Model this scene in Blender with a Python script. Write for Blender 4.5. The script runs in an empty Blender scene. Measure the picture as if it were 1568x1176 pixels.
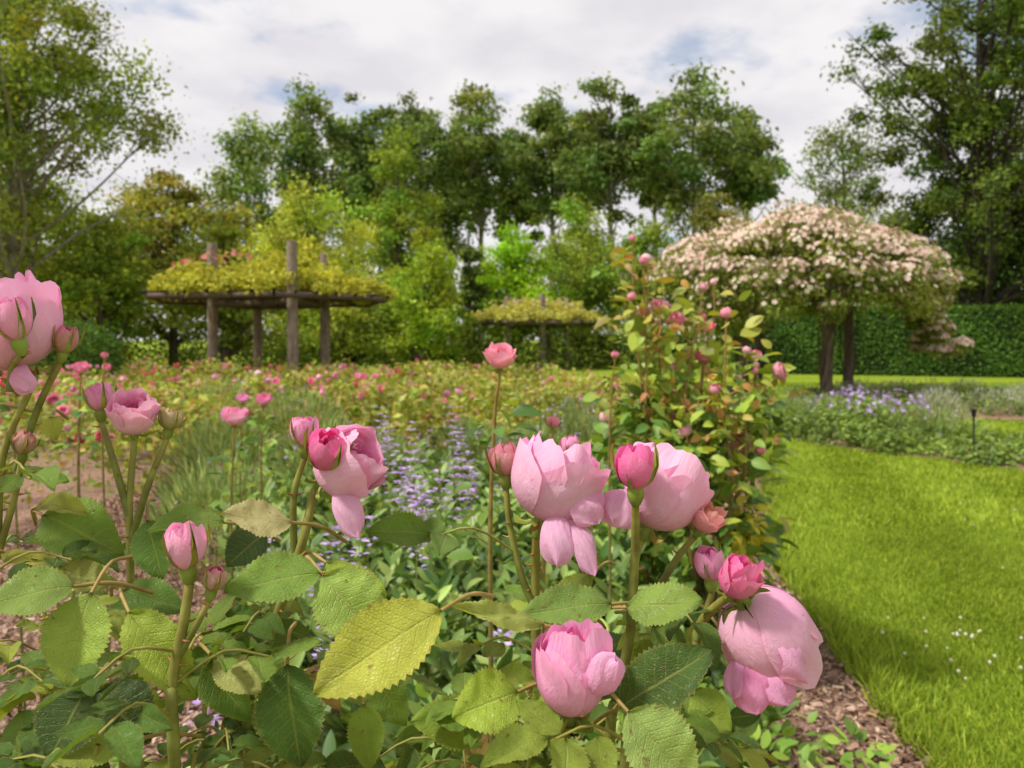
import bpy, math, random
import numpy as np
rng=np.random.default_rng(11); random.seed(5)
EYE=1.35
def S(u,v,d):   # surveyed bearing (photo point) + measured distance -> world metres
    return np.array([(u-784)/1184*d, d, EYE-(v-520)/1184*d])
def nrm(a):
    a=np.asarray(a,float); return a/(np.linalg.norm(a,axis=-1,keepdims=True)+1e-12)
def frames(ax,nh):
    y=nrm(ax); x=nrm(np.cross(y,nh)); z=np.cross(x,y)
    return np.stack([x,y,z],-1)

# ---------------------------------------------------------------- mesh builder
class MB:
    def __init__(s): s.V=[];s.F=[];s.C=[];s.P=[];s.M=[];s.n=0
    def add(s,V,F,C,P=None,mat=0):
        V=np.asarray(V,float).reshape(-1,3); n=len(V)
        C=np.broadcast_to(np.asarray(C,float),(n,3)); 
        P=np.zeros((n,3)) if P is None else np.asarray(P,float).reshape(-1,3)
        s.V.append(V);s.F.append(np.asarray(F).reshape(-1,4)+s.n);s.C.append(C);s.P.append(P)
        s.M.append(np.full(len(s.F[-1]),mat,dtype=np.int32)); s.n+=n
    def grid(s,G,C,P=None,wrap=False,mat=0):
        n,m=G.shape[:2]; idx=np.arange(n*m).reshape(n,m)
        if wrap: idx=np.concatenate([idx,idx[:,:1]],1)
        F=np.stack([idx[:-1,:-1],idx[:-1,1:],idx[1:,1:],idx[1:,:-1]],-1).reshape(-1,4)
        C=np.asarray(C,float)
        if C.ndim==3: C=C.reshape(-1,3)
        s.add(G,F,C,P,mat)
    def inst(s,tpl,pos,R,sc,col,mat=0):
        T,TF,TC,TP=tpl; N=len(pos); k=len(T)
        sc=np.asarray(sc,float)
        if sc.ndim==0: sc=np.full(N,float(sc))
        if sc.ndim==1: sc=sc[:,None]*np.ones(3)
        V=np.einsum('nij,nkj->nki',R,T[None]*sc[:,None,:])+pos[:,None,:]
        col=np.broadcast_to(np.asarray(col,float),(N,3))
        C=(col[:,None,:]*TC[None]).reshape(-1,3)
        P=np.tile(TP,(N,1)).reshape(N,k,3).copy(); P[:,:,2]=rng.random(N)[:,None]
        F=(TF[None]+(np.arange(N)*k)[:,None,None]).reshape(-1,4)
        s.add(V.reshape(-1,3),F,C,P.reshape(-1,3),mat)
    def obj(s,name,mats,parent=None,smooth=True):
        V=np.concatenate(s.V);F=np.concatenate(s.F);C=np.concatenate(s.C);P=np.concatenate(s.P);M=np.concatenate(s.M)
        me=bpy.data.meshes.new(name)
        me.vertices.add(len(V)); me.vertices.foreach_set('co',V.astype(np.float32).ravel())
        me.loops.add(len(F)*4); me.loops.foreach_set('vertex_index',F.astype(np.int32).ravel())
        me.polygons.add(len(F)); me.polygons.foreach_set('loop_start',(np.arange(len(F))*4).astype(np.int32))
        me.polygons.foreach_set('material_index',M)
        me.polygons.foreach_set('use_smooth',np.full(len(F),smooth,dtype=bool))
        me.update(calc_edges=True)
        a=me.attributes.new('Col','FLOAT_COLOR','POINT')
        a.data.foreach_set('color',np.concatenate([np.clip(C,0,1),np.ones((len(C),1))],1).astype(np.float32).ravel())
        a=me.attributes.new('pc','FLOAT_VECTOR','POINT'); a.data.foreach_set('vector',P.astype(np.float32).ravel())
        for m in (mats if isinstance(mats,list) else [mats]): me.materials.append(m)
        o=bpy.data.objects.new(name,me); bpy.context.scene.collection.objects.link(o)
        if parent: o.parent=parent
        return o
def empty(name):
    o=bpy.data.objects.new(name,None); bpy.context.scene.collection.objects.link(o); return o

# ---------------------------------------------------------------- materials
def newmat(name):
    m=bpy.data.materials.new(name); m.use_nodes=True; nt=m.node_tree; nt.nodes.clear()
    return m,nt,nt.nodes,nt.links
def N(nt,t,**k):
    n=nt.nodes.new(t)
    for a,b in k.items(): setattr(n,a,b)
    return n
def math_(nt,op,a,b=None,c=None):
    n=N(nt,'ShaderNodeMath',operation=op)
    for i,x in enumerate((a,b,c)):
        if x is None: continue
        if isinstance(x,(int,float)): n.inputs[i].default_value=x
        else: nt.links.new(x,n.inputs[i])
    return n.outputs[0]
def mixc(nt,f,a,b,bt='MIX'):
    n=N(nt,'ShaderNodeMix',data_type='RGBA',blend_type=bt)
    for i,x in ((0,f),(6,a),(7,b)):
        if isinstance(x,(int,float)): n.inputs[i].default_value=x
        elif isinstance(x,tuple): n.inputs[i].default_value=(*x,1)
        else: nt.links.new(x,n.inputs[i])
    return n.outputs[2]
def leafmat(name,transl=0.35,rough=0.5,spec=0.3,noise=None,veins=False,tint=(1.25,1.15,0.6),bump=0,petal=False):
    m,nt,nd,L=newmat(name)
    at=N(nt,'ShaderNodeAttribute',attribute_name='Col'); col=at.outputs['Color']
    pa=N(nt,'ShaderNodeAttribute',attribute_name='pc')
    h=None
    if noise:
        tc=N(nt,'ShaderNodeTexCoord'); nz=N(nt,'ShaderNodeTexNoise'); nz.inputs['Scale'].default_value=noise; nz.inputs['Detail'].default_value=3
        L.new(tc.outputs['Object'],nz.inputs['Vector'])
        mr=N(nt,'ShaderNodeMapRange'); mr.inputs[1].default_value=.3; mr.inputs[2].default_value=.7; mr.inputs[3].default_value=.66; mr.inputs[4].default_value=1.25
        L.new(nz.outputs[0],mr.inputs[0])
        cm=N(nt,'ShaderNodeCombineXYZ'); 
        for i in range(3): L.new(mr.outputs[0],cm.inputs[i])
        col=mixc(nt,1.0,col,cm.outputs[0],'MULTIPLY')
    if veins:
        sx=N(nt,'ShaderNodeSeparateXYZ'); L.new(pa.outputs['Vector'],sx.inputs[0])
        ab=math_(nt,'ABSOLUTE',sx.outputs[0])
        ph=math_(nt,'SUBTRACT',math_(nt,'MULTIPLY',sx.outputs[1],9.0),math_(nt,'MULTIPLY',ab,1.9))
        fr=math_(nt,'ABSOLUTE',math_(nt,'SUBTRACT',math_(nt,'FRACT',ph),0.5))
        vein=math_(nt,'SUBTRACT',1.0,math_(nt,'MINIMUM',math_(nt,'MULTIPLY',fr,10.0),1.0))
        vein=math_(nt,'MULTIPLY',vein,math_(nt,'SUBTRACT',1.0,math_(nt,'MULTIPLY',ab,.6)))
        mid=math_(nt,'SUBTRACT',1.0,math_(nt,'MINIMUM',math_(nt,'MULTIPLY',ab,14.0),1.0))
        vm=math_(nt,'MAXIMUM',math_(nt,'MULTIPLY',vein,.6),mid)
        light=mixc(nt,0.6,col,(0.50,0.52,0.14))
        vo=N(nt,'ShaderNodeTexVoronoi',feature='DISTANCE_TO_EDGE'); vo.inputs['Scale'].default_value=14
        vs=N(nt,'ShaderNodeVectorMath',operation='MULTIPLY'); vs.inputs[1].default_value=(1,2.2,7); L.new(pa.outputs['Vector'],vs.inputs[0]); L.new(vs.outputs[0],vo.inputs['Vector'])
        net=math_(nt,'MINIMUM',math_(nt,'MULTIPLY',vo.outputs['Distance'],6.0),1.0)
        col=mixc(nt,math_(nt,'MULTIPLY',vm,.65),col,light)
        col=mixc(nt,math_(nt,'MULTIPLY',math_(nt,'SUBTRACT',1.0,net),.2),col,light)
        h=math_(nt,'SUBTRACT',math_(nt,'MULTIPLY',net,.4),vm)
        nb=N(nt,'ShaderNodeTexNoise'); nb.inputs['Scale'].default_value=3.6; nb.inputs['Detail'].default_value=4
        vs2=N(nt,'ShaderNodeVectorMath',operation='MULTIPLY'); vs2.inputs[1].default_value=(1,2.2,31); L.new(pa.outputs['Vector'],vs2.inputs[0]); L.new(vs2.outputs[0],nb.inputs['Vector'])
        mk=N(nt,'ShaderNodeMapRange'); mk.inputs[1].default_value=.64; mk.inputs[2].default_value=.70; L.new(nb.outputs[0],mk.inputs[0])
        col=mixc(nt,math_(nt,'MULTIPLY',mk.outputs[0],.7),col,(0.20,0.10,0.04))
        rim=N(nt,'ShaderNodeMapRange'); rim.inputs[1].default_value=.9; rim.inputs[2].default_value=1.0; L.new(ab,rim.inputs[0])
        col=mixc(nt,math_(nt,'MULTIPLY',rim.outputs[0],.3),col,(0.50,0.34,0.10))
    if petal:
        vs=N(nt,'ShaderNodeVectorMath',operation='MULTIPLY'); vs.inputs[1].default_value=(4.2,3.2,17); L.new(pa.outputs['Vector'],vs.inputs[0])
        nz=N(nt,'ShaderNodeTexNoise'); nz.inputs['Scale'].default_value=2.2; nz.inputs['Detail'].default_value=5; nz.inputs['Roughness'].default_value=.55; nz.inputs['Distortion'].default_value=1.0; L.new(vs.outputs[0],nz.inputs['Vector'])
        vs3=N(nt,'ShaderNodeVectorMath',operation='MULTIPLY'); vs3.inputs[1].default_value=(24,3,17); L.new(pa.outputs['Vector'],vs3.inputs[0])
        n3=N(nt,'ShaderNodeTexNoise'); n3.inputs['Scale'].default_value=1.; n3.inputs['Detail'].default_value=2; L.new(vs3.outputs[0],n3.inputs['Vector'])
        h=math_(nt,'ADD',math_(nt,'MULTIPLY',nz.outputs[0],1.),math_(nt,'MULTIPLY',n3.outputs[0],.12))
        mr=N(nt,'ShaderNodeMapRange'); mr.inputs[1].default_value=.36; mr.inputs[2].default_value=.64; L.new(nz.outputs[0],mr.inputs[0])
        col=mixc(nt,math_(nt,'MULTIPLY',mr.outputs[0],.24),col,mixc(nt,1.0,col,(1.0,.66,.84),'MULTIPLY'))
        m3=N(nt,'ShaderNodeMapRange'); m3.inputs[1].default_value=.5; m3.inputs[2].default_value=.7; L.new(n3.outputs[0],m3.inputs[0])
        col=mixc(nt,math_(nt,'MULTIPLY',m3.outputs[0],.14),col,mixc(nt,1.0,col,(.97,.66,.84),'MULTIPLY'))
    pb=N(nt,'ShaderNodeBsdfPrincipled'); pb.inputs['Roughness'].default_value=rough; pb.inputs['Specular IOR Level'].default_value=spec
    L.new(col,pb.inputs['Base Color'])
    tr=N(nt,'ShaderNodeBsdfTranslucent'); L.new(mixc(nt,1.0,col,tint,'MULTIPLY'),tr.inputs['Color'])
    if h is not None and bump:
        bp=N(nt,'ShaderNodeBump'); bp.inputs['Strength'].default_value=bump; bp.inputs['Distance'].default_value=.001 if not petal else .002
        L.new(h,bp.inputs['Height']); L.new(bp.outputs[0],pb.inputs['Normal'])
    mx=N(nt,'ShaderNodeMixShader'); mx.inputs[0].default_value=transl
    L.new(pb.outputs[0],mx.inputs[1]); L.new(tr.outputs[0],mx.inputs[2])
    o=N(nt,'ShaderNodeOutputMaterial'); L.new(mx.outputs[0],o.inputs[0])
    return m
def solidmat(name,scale=20,c1=(.5,.5,.5),c2=None,rough=.85,bump=.4,dist=.01,useattr=False,detail=5,stretch=(1,1,1)):
    m,nt,nd,L=newmat(name)
    tc=N(nt,'ShaderNodeTexCoord'); mp=N(nt,'ShaderNodeMapping'); mp.inputs['Scale'].default_value=stretch; L.new(tc.outputs['Object'],mp.inputs[0])
    nz=N(nt,'ShaderNodeTexNoise'); nz.inputs['Scale'].default_value=scale; nz.inputs['Detail'].default_value=detail; L.new(mp.outputs[0],nz.inputs['Vector'])
    mr=N(nt,'ShaderNodeMapRange'); mr.inputs[1].default_value=.32; mr.inputs[2].default_value=.68; L.new(nz.outputs[0],mr.inputs[0])
    if useattr:
        at=N(nt,'ShaderNodeAttribute',attribute_name='Col'); a=at.outputs['Color']
        col=mixc(nt,mr.outputs[0],mixc(nt,1.0,a,(.55,.5,.45),'MULTIPLY'),a)
    else: col=mixc(nt,mr.outputs[0],c1,c2)
    pb=N(nt,'ShaderNodeBsdfPrincipled'); pb.inputs['Roughness'].default_value=rough; pb.inputs['Specular IOR Level'].default_value=.25; L.new(col,pb.inputs['Base Color'])
    bp=N(nt,'ShaderNodeBump'); bp.inputs['Strength'].default_value=bump; bp.inputs['Distance'].default_value=dist; L.new(nz.outputs[0],bp.inputs['Height']); L.new(bp.outputs[0],pb.inputs['Normal'])
    o=N(nt,'ShaderNodeOutputMaterial'); L.new(pb.outputs[0],o.inputs[0]); return m
M_tree=leafmat('tree_leaves',.38,.6,.12,tint=(1.35,1.2,.5))
M_leaf=leafmat('shrub_leaves',.30,.45,.28,tint=(1.3,1.2,.5))
M_hero=leafmat('rose_leaf',.30,.40,.28,noise=22,veins=True,bump=.8,tint=(1.35,1.3,.35))
M_petal=leafmat('rose_petal',.38,.55,.18,petal=True,bump=.6,tint=(1.1,.85,1.0))
M_flower=leafmat('small_flower_petals',.3,.6,.15,tint=(1.1,.8,.9))
M_stem=solidmat('rose_stem',60,useattr=True,bump=.25,dist=.001,rough=.5)
M_bark=solidmat('bark',3,useattr=True,bump=.8,dist=.05,stretch=(3,3,.7))
M_wood=solidmat('weathered_wood',9,useattr=True,bump=.8,dist=.02,stretch=(2,2,.6))
M_grass=leafmat('grass_blades',.3,.55,.15,tint=(1.1,1.15,.5))
M_chip=solidmat('bark_chips',40,useattr=True,bump=.5,dist=.004)

def groundmat():
    m,nt,nd,L=newmat('lawn_grass')
    tc=N(nt,'ShaderNodeTexCoord')
    def nz(s,d=5):
        n=N(nt,'ShaderNodeTexNoise'); n.inputs['Scale'].default_value=s; n.inputs['Detail'].default_value=d; L.new(tc.outputs['Object'],n.inputs['Vector'])
        r=N(nt,'ShaderNodeMapRange'); r.inputs[1].default_value=.33; r.inputs[2].default_value=.67; L.new(n.outputs[0],r.inputs[0]); return r.outputs[0]
    a=mixc(nt,nz(.5),(0.18,0.28,0.016),(0.32,0.40,0.022))
    a=mixc(nt,math_(nt,'MULTIPLY',nz(9,6),.6),a,(0.10,0.19,0.012))
    a=mixc(nt,math_(nt,'MULTIPLY',nz(70,4),.45),a,(0.34,0.40,0.04))
    pb=N(nt,'ShaderNodeBsdfPrincipled'); pb.inputs['Roughness'].default_value=.9; pb.inputs['Specular IOR Level'].default_value=.1; L.new(a,pb.inputs['Base Color'])
    bp=N(nt,'ShaderNodeBump'); bp.inputs['Strength'].default_value=.6; bp.inputs['Distance'].default_value=.02; L.new(nz(70,4),bp.inputs['Height']); L.new(bp.outputs[0],pb.inputs['Normal'])
    o=N(nt,'ShaderNodeOutputMaterial'); L.new(pb.outputs[0],o.inputs[0]); return m
M_lawn=groundmat()
M_mulch=solidmat('bark_mulch',45,(0.12,0.06,0.04),(0.46,0.29,0.20),rough=.95,bump=1,dist=.02,detail=7)

# ---------------------------------------------------------------- templates
def T_rhomb(w=.6):
    return (np.array([[0,0,0],[w/2,.45,.08],[0,1,0],[-w/2,.45,.08]],float),np.array([[0,1,2,3]]),np.ones((4,3)),np.array([[0,0,0],[1,.5,0],[0,1,0],[-1,.5,0]],float))
def T_leaf(nl=4,nw=2,width=.5,fold=.25,curl=.18,serr=0,undul=0.):
    t=np.linspace(0,1,nl+1)[:,None]; s=np.linspace(-1,1,nw+1)[None,:]
    w=width/2*np.sin(np.pi*np.clip(t,0,1)**.86)**.72*np.ones_like(s)
    w[0]=.01;w[-1]=.004
    if serr:
        k=(np.arange(nl+1)%2)[:,None]; edge=(abs(s)>.99)
        w=w*(1+np.where(edge,serr*(k-.5),0))
    x=s*w; y=t*np.ones_like(s); z=fold*abs(x)-curl*t**2+undul*np.sin(t*28+abs(s)*3)*abs(s)*.5+undul*np.sin(t*7+s*4)
    G=np.stack([x,y,z],-1)
    idx=np.arange((nl+1)*(nw+1)).reshape(nl+1,nw+1)
    F=np.stack([idx[:-1,:-1],idx[:-1,1:],idx[1:,1:],idx[1:,:-1]],-1).reshape(-1,4)
    P=np.stack([s*np.ones_like(t),t*np.ones_like(s),0*x],-1).reshape(-1,3)
    return (G.reshape(-1,3),F,np.ones((G.size//3,3)),P)
RH=T_rhomb(); OV=T_leaf()
HL=[T_leaf(36,8,.62,f,c,.11,u) for f,c,u in ((.25,.12,.018),(.45,.28,.028),(.1,-.08,.026),(.6,.4,.02))]
ML=[T_leaf(6,2,.6,.35,.25),T_leaf(6,2,.6,.1,.05)]

def randdir(n): return nrm(rng.normal(size=(n,3)))
def colvar(cols,n,v=.18):
    cols=np.asarray(cols,float); i=rng.integers(0,len(cols),n); j=rng.integers(0,len(cols),n); f=rng.random((n,1))
    c=cols[i]*f+cols[j]*(1-f); return c*(1+rng.normal(size=(n,1))*v).clip(.4,1.8)
def cloud(mb,c,rad,n,size,cols,tpl=RH,up=.6,shell=.5,mat=0,v=.18,axup=0.0):
    d=randdir(n); r=(rng.random(n)**(1/3)); r=shell*(.75+.3*rng.random(n))+(1-shell)*r
    pos=np.asarray(c)+d*r[:,None]*np.asarray(rad)
    nh=nrm(d*.7+randdir(n)*.8+np.array([0,0,up])); ax=np.cross(nh,randdir(n))+d*.3+np.array([0,0,axup])
    mb.inst(tpl,pos,frames(ax,nh),size*(.6+.8*rng.random(n)),colvar(cols,n,v),mat)

def path(pts,n=24):
    p=np.asarray(pts,float); p=np.vstack([2*p[0]-p[1],p,2*p[-1]-p[-2]]); out=[]
    segs=len(p)-3
    for q in np.linspace(0,segs-1e-6,n):
        i=int(q); t=q-i; a,b,c,d=p[i:i+4]
        out.append(.5*((2*b)+(-a+c)*t+(2*a-5*b+4*c-d)*t*t+(-a+3*b-3*c+d)*t**3))
    return np.array(out)
def tube(mb,P,r0,r1,col,k=7,mat=0,col2=None,wob=0):
    P=np.asarray(P,float); n=len(P); T=nrm(np.gradient(P,axis=0)); r=np.linspace(r0,r1,n)
    ref=np.array([.31,.9,.2]) if abs(T[0][1])<.8 else np.array([1,.1,.2])
    X=nrm(np.cross(T,ref)); Y=np.cross(T,X); a=np.linspace(0,2*np.pi,k,endpoint=False)
    rr=r[:,None]*(1+wob*rng.normal(size=(n,k)))
    G=P[:,None]+rr[...,None]*(np.cos(a)[None,:,None]*X[:,None]+np.sin(a)[None,:,None]*Y[:,None])
    c1=np.asarray(col,float); c2=c1 if col2 is None else np.asarray(col2,float)
    C=(c1[None]*(1-np.linspace(0,1,n)[:,None])+c2[None]*np.linspace(0,1,n)[:,None])[:,None]*np.ones((1,k,1))
    mb.grid(G,C,wrap=True,mat=mat)
    mb.grid(np.stack([G[-1],np.repeat(P[-1][None],k,0)]),c2,wrap=True,mat=mat)

# ---------------------------------------------------------------- trees
LEAFGAIN=1.12
def tree(name,x,y,h,cr,base,nc,nl,ls,cols,tr=.2,bark=(.13,.10,.075),top=.55,seed=0,droop=0.,cz=.6,cs=.24,lean=0,tpl=RH,shell=.25):
    global rng
    rng=np.random.default_rng(seed+100)
    mb=MB(); zc=(h+base)/2; rz=(h-base)/2
    tp=path([(x,y,-.1),(x+lean*.3+rng.normal()*.1,y,h*.35),(x+lean*.7,y+rng.normal()*.2,h*.65),(x+lean,y,h*.93)],16)
    tube(mb,tp,tr,tr*.15,bark,8,mat=1,wob=.04)
    ph=rng.random(6)*6.28
    C=[]
    while len(C)<nc:
        d=randdir(1)[0]; r=rng.random()**.45
        a=math.atan2(d[1],d[0]); lob=1+.25*math.sin(3*a+ph[0]+d[2]*3)+.18*math.sin(5*a+ph[1]-d[2]*5)
        q=d*r; prof=1-(1-top)*max(0,q[2]) 
        C.append([x+lean*.6+q[0]*cr*lob*prof,y+q[1]*cr*lob*prof,zc+q[2]*rz*(1+.1*math.sin(a*2+ph[2]))])
    C=np.array(C)
    for i in range(nc):
        c=C[i]
        if i%2==0 or nc<40:
            zt=min(max(base*.7,c[2]-abs(rng.normal())*rz*.3-np.hypot(c[0]-x,c[1]-y)*.6),h*.88)
            st=tp[np.argmin(abs(tp[:,2]-zt))]
            md=(st+c)/2+np.array([0,0,-.06*cr])+rng.normal(size=3)*.06*cr
            tube(mb,path([st,md,c],7),tr*.32*(1-.6*st[2]/h)+.01,.012+tr*.03,bark,5,mat=1)
            for _ in range(2):
                e=c+rng.normal(size=3)*cr*cs*.8; tube(mb,np.array([md*.4+c*.6,(c+e)/2,e]),tr*.06+.008,.006,bark,4,mat=1)
        s=cr*cs*(.6+.8*rng.random()); tone=(.62+.7*rng.random())*LEAFGAIN
        cc=np.asarray(cols)*tone*np.array([1+.10*rng.normal(),1,1])
        n=int(nl*(.5+rng.random()))
        d=rng.normal(size=(n,3))*np.array([1,1,cz])*s*.62
        if droop: d[:,2]-=droop*rng.random(n)*np.hypot(d[:,0],d[:,1])*1.2+droop*s*rng.random(n)
        nh=nrm(d/s*.6+randdir(n)*.9+np.array([0,0,.5])); ax=np.cross(nh,randdir(n))
        mb.inst(tpl,c+d,frames(ax,nh),ls*(.55+.9*rng.random(n)),colvar(cc,n,.2))
    return mb.obj(name,[M_tree,M_bark])
def T(u,d): return (u-784)/1184*d
def Z(v,d): return EYE-(v-520)/1184*d
GP=[(.17,.24,.065),(.23,.30,.08),(.13,.20,.05)]
GY=[(.40,.47,.06),(.31,.41,.05),(.46,.49,.10)]
GB=[(.27,.48,.03),(.36,.56,.03)]
GD=[(.09,.14,.035),(.13,.19,.045)]
GM=[(.24,.33,.045),(.17,.26,.035),(.31,.39,.055)]
GO=[(.28,.29,.05),(.22,.28,.05),(.36,.28,.06)]
def tr_(name,u,vtop,wpx,vbase,d,cols,nc=90,nl=190,ls=.22,**k):
    cr=wpx/2/1184*d
    return tree(name,T(u,d),d,Z(vtop,d),cr,max(.4,Z(vbase,d)),nc,nl,ls,cols,**k)
for i,(u,v,w,b,d) in enumerate([(475,124,150,400,58),(555,150,130,380,62),(640,130,150,400,60),(735,138,130,350,64),(845,140,125,350,62),(935,112,140,350,58),(1062,118,195,350,56),(1142,175,95,330,58),(1000,145,95,340,66),(895,155,90,340,66),(690,180,110,400,68),(790,190,90,400,70),(600,180,90,400,70)]):
    tr_('poplar_tree',u,v,w,b,d,np.array(GP)*[1,.95,.88][i%3],nc=80,nl=120,ls=.36,tr=.3,top=.62,seed=i,bark=(.30,.28,.22),cs=.21)
tr_('birch_tree',20,-130,370,380,24,[(.25,.32,.05),(.31,.37,.06),(.18,.26,.05)],nc=180,nl=220,ls=.14,tr=.22,seed=31,droop=.5,cs=.16,bark=(.3,.27,.22),top=.75)
tr_('alder_tree',40,270,330,560,30,GM,nc=100,nl=170,ls=.20,tr=.2,seed=32)
tr_('alder_tree',-150,150,330,560,32,GM,nc=80,nl=130,ls=.26,tr=.2,seed=33)
tr_('hawthorn_tree',150,330,170,560,27,GM+GY[:1],nc=80,nl=160,ls=.16,seed=34)
tr_('maple_tree',265,250,215,520,33,np.array(GO)*.95,nc=100,nl=190,ls=.19,seed=35,cz=.35)
tr_('beech_tree',345,330,170,540,28,GM+GO[:1],nc=80,nl=180,ls=.16,seed=36,cz=.35)
tr_('ash_tree',380,172,135,470,46,np.array(GP)*1.1,nc=60,nl=130,ls=.26,seed=37,cz=.8,top=.3)
tr_('willow_tree',470,262,190,540,40,GY,nc=100,nl=180,ls=.22,seed=38,droop=.5)
tr_('beech_tree',610,215,150,540,48,[(.20,.29,.04),(.26,.34,.045)],nc=80,nl=150,ls=.26,seed=39)
tr_('willow_tree',655,345,130,560,33,[(.33,.43,.045),(.26,.36,.04)],nc=80,nl=180,ls=.17,seed=40,droop=.6)
tr_('cypress_tree',718,345,50,560,38,GD,nc=60,nl=130,ls=.18,seed=41,top=.25)
tr_('lime_tree',785,350,140,540,41,GB,nc=90,nl=200,ls=.18,seed=42)
tr_('willow_tree',890,300,150,540,44,[(.31,.41,.06),(.24,.35,.05)],nc=90,nl=180,ls=.21,seed=43,droop=.4)
tr_('beech_tree',530,420,200,560,34,GM+GY[:1],nc=70,nl=170,ls=.18,seed=44)
tr_('beech_tree',990,330,150,550,42,GM,nc=80,nl=170,ls=.2,seed=45)
tr_('copper_beech_tree',1100,285,110,540,50,[(.26,.22,.08),(.22,.28,.05)],nc=70,nl=150,ls=.23,seed=46)
tr_('beech_tree',1190,345,150,540,40,GM,nc=70,nl=150,ls=.2,seed=47)
tr_('apple_tree',1290,178,150,430,40,[(.17,.23,.06),(.22,.28,.07)],nc=80,nl=100,ls=.18,seed=48,top=.8)
tr_('oak_tree',1500,-110,330,470,33,[(.11,.16,.03),(.17,.23,.035),(.07,.11,.025)],nc=210,nl=210,ls=.19,tr=.38,seed=49,top=.8,cs=.13,bark=(.07,.055,.045))
tr_('holm_oak_tree',1540,205,290,560,36,np.array(GD)*1.0,nc=130,nl=210,ls=.2,tr=.3,seed=50)
tr_('beech_tree',1400,320,170,550,38,GM+GD,nc=80,nl=170,ls=.2,seed=51)
tr_('beech_tree',1640,240,230,560,32,GM,nc=80,nl=170,ls=.2,seed=52)
rng=np.random.default_rng(3)
mb=MB()
for i in range(380):
    a=rng.uniform(-1.0,1.0); d=rng.uniform(72,92); x=math.tan(a)*d; z=rng.uniform(0,9)
    cloud(mb,(x,d,z),(3.4,2.5,2.3),55,.68,np.array(GM)*rng.uniform(.6,1.2))
mb.obj('distant_woodland',M_tree)
mb=MB()
for i in range(330):
    x=rng.uniform(-24,24); d=rng.uniform(33,40)+abs(x)*-.12; h=rng.uniform(.5,2.3); g=[GM,GD,GY,GM,GM][rng.integers(5)]
    if x>6 and d<34: continue
    cloud(mb,(x,d,h*.6),(1.2,.9,h*.75),130,.16,np.array(g)*rng.uniform(.5,1.1))
mb.obj('shrubbery',M_tree)

# ---------------------------------------------------------------- ground, beds, lawn
def sheet(name,poly,z,mat):
    me=bpy.data.meshes.new(name); me.from_pydata([(x,y,z) for x,y in poly],[],[list(range(len(poly)))]); me.update(); me.materials.append(mat)
    o=bpy.data.objects.new(name,me); bpy.context.scene.collection.objects.link(o)
    return o
def smoothpoly(p,n=120): return path(np.array([(a,b,0) for a,b in list(p)+[p[0]]]),n)[:-1,:2]
sheet('ground',[(-600,-300),(600,-300),(600,900),(-600,900)],0,M_lawn)
edge=path(np.array([(1.2,-2,0),(1.22,0,0),(1.27,1.5,0),(1.33,2.44,0),(1.42,3.3,0),(1.6,4.7,0),(1.98,5.9,0),(2.6,8,0),(3.2,10,0),(3.3,12,0),(2.6,15,0),(1.8,18,0)]),80)[:,:2]
edge=edge+rng.normal(size=edge.shape)*.012
bed=np.vstack([edge,[(-2,21),(-6,24),(-14,22),(-14,-2)]])
def inside(poly,p):
    x,y=p[:,0],p[:,1]; r=np.zeros(len(p),bool); n=len(poly); j=n-1
    for i in range(n):
        xi,yi=poly[i]; xj,yj=poly[j]
        c=((yi>y)!=(yj>y))&(x<(xj-xi)*(y-yi)/(yj-yi+1e-12)+xi); r^=c; j=i
    return r
sheet('rose_bed_soil',bed,.006,M_mulch)
bed2=smoothpoly([(3.9,13.5),(3.6,11.6),(4.1,9.6),(4.7,8.8),(5.4,7.9),(7,7.0),(10,6.3),(10.5,7.6),(7.6,8.8),(6.2,10.2),(5.4,12),(5.2,14)])
bed3=smoothpoly([(5.6,14.4),(8,13),(12,12.6),(16,13),(16,17),(11,18),(7,18),(5.5,16.5)])
sheet('flower_bed_soil',bed2,.006,M_mulch); sheet('flower_bed_soil',bed3,.006,M_mulch)
def ED(y): return np.interp(y,edge[:,1],edge[:,0])
mb=MB()
p=np.stack([rng.uniform(-3.4,2.2,130000),1.2+rng.random(130000)**1.5*6],1); 
dedge=ED(p[:,1])-p[:,0]
k=inside(bed,p)&((dedge<.85)|(p[:,0]<-.5)|(rng.random(len(p))<.12)); p=p[k]; n=len(p)
pos=np.column_stack([p,.008+rng.random(n)*.025]); nh=nrm(np.array([0,0,1])+rng.normal(size=(n,3))*.45); ax=np.cross(nh,randdir(n))
CH=(np.array([[-.18,-.5,0],[.18,-.42,.06],[.15,.5,0],[-.14,.4,.08]],float),np.array([[0,1,2,3]]),np.ones((4,3)),np.zeros((4,3)))
mb.inst(CH,pos,frames(ax,nh),.014+.034*rng.random(n)**2,colvar([(.48,.30,.20),(.26,.14,.09),(.64,.47,.35),(.38,.25,.19)],n,.28))
mb.obj('bark_mulch_chips',M_chip,smooth=False)
BL=(np.array([[-.06,0,0],[.06,0,0],[.035,.62,.06],[-.035,.62,.06],[.006,1,.26],[-.006,1,.26]],float),np.array([[0,1,2,3],[3,2,4,5]]),np.ones((6,3)),np.zeros((6,3)))
BL1=(np.array([[-.06,0,0],[.06,0,0],[.01,1,.2],[-.01,1,.2]],float),np.array([[0,1,2,3]]),np.ones((4,3)),np.zeros((4,3)))
def lownoise(p):
    x,y=p[:,0],p[:,1]
    return .5*np.sin(x*2.3+1.1*np.sin(y*1.7))*np.sin(y*1.9+x*.6)+.3*np.sin(x*5.1+y*3.7)*np.sin(y*4.9-x*2.2)+.2*np.sin(x*11+y*2)*np.sin(y*9)
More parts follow.
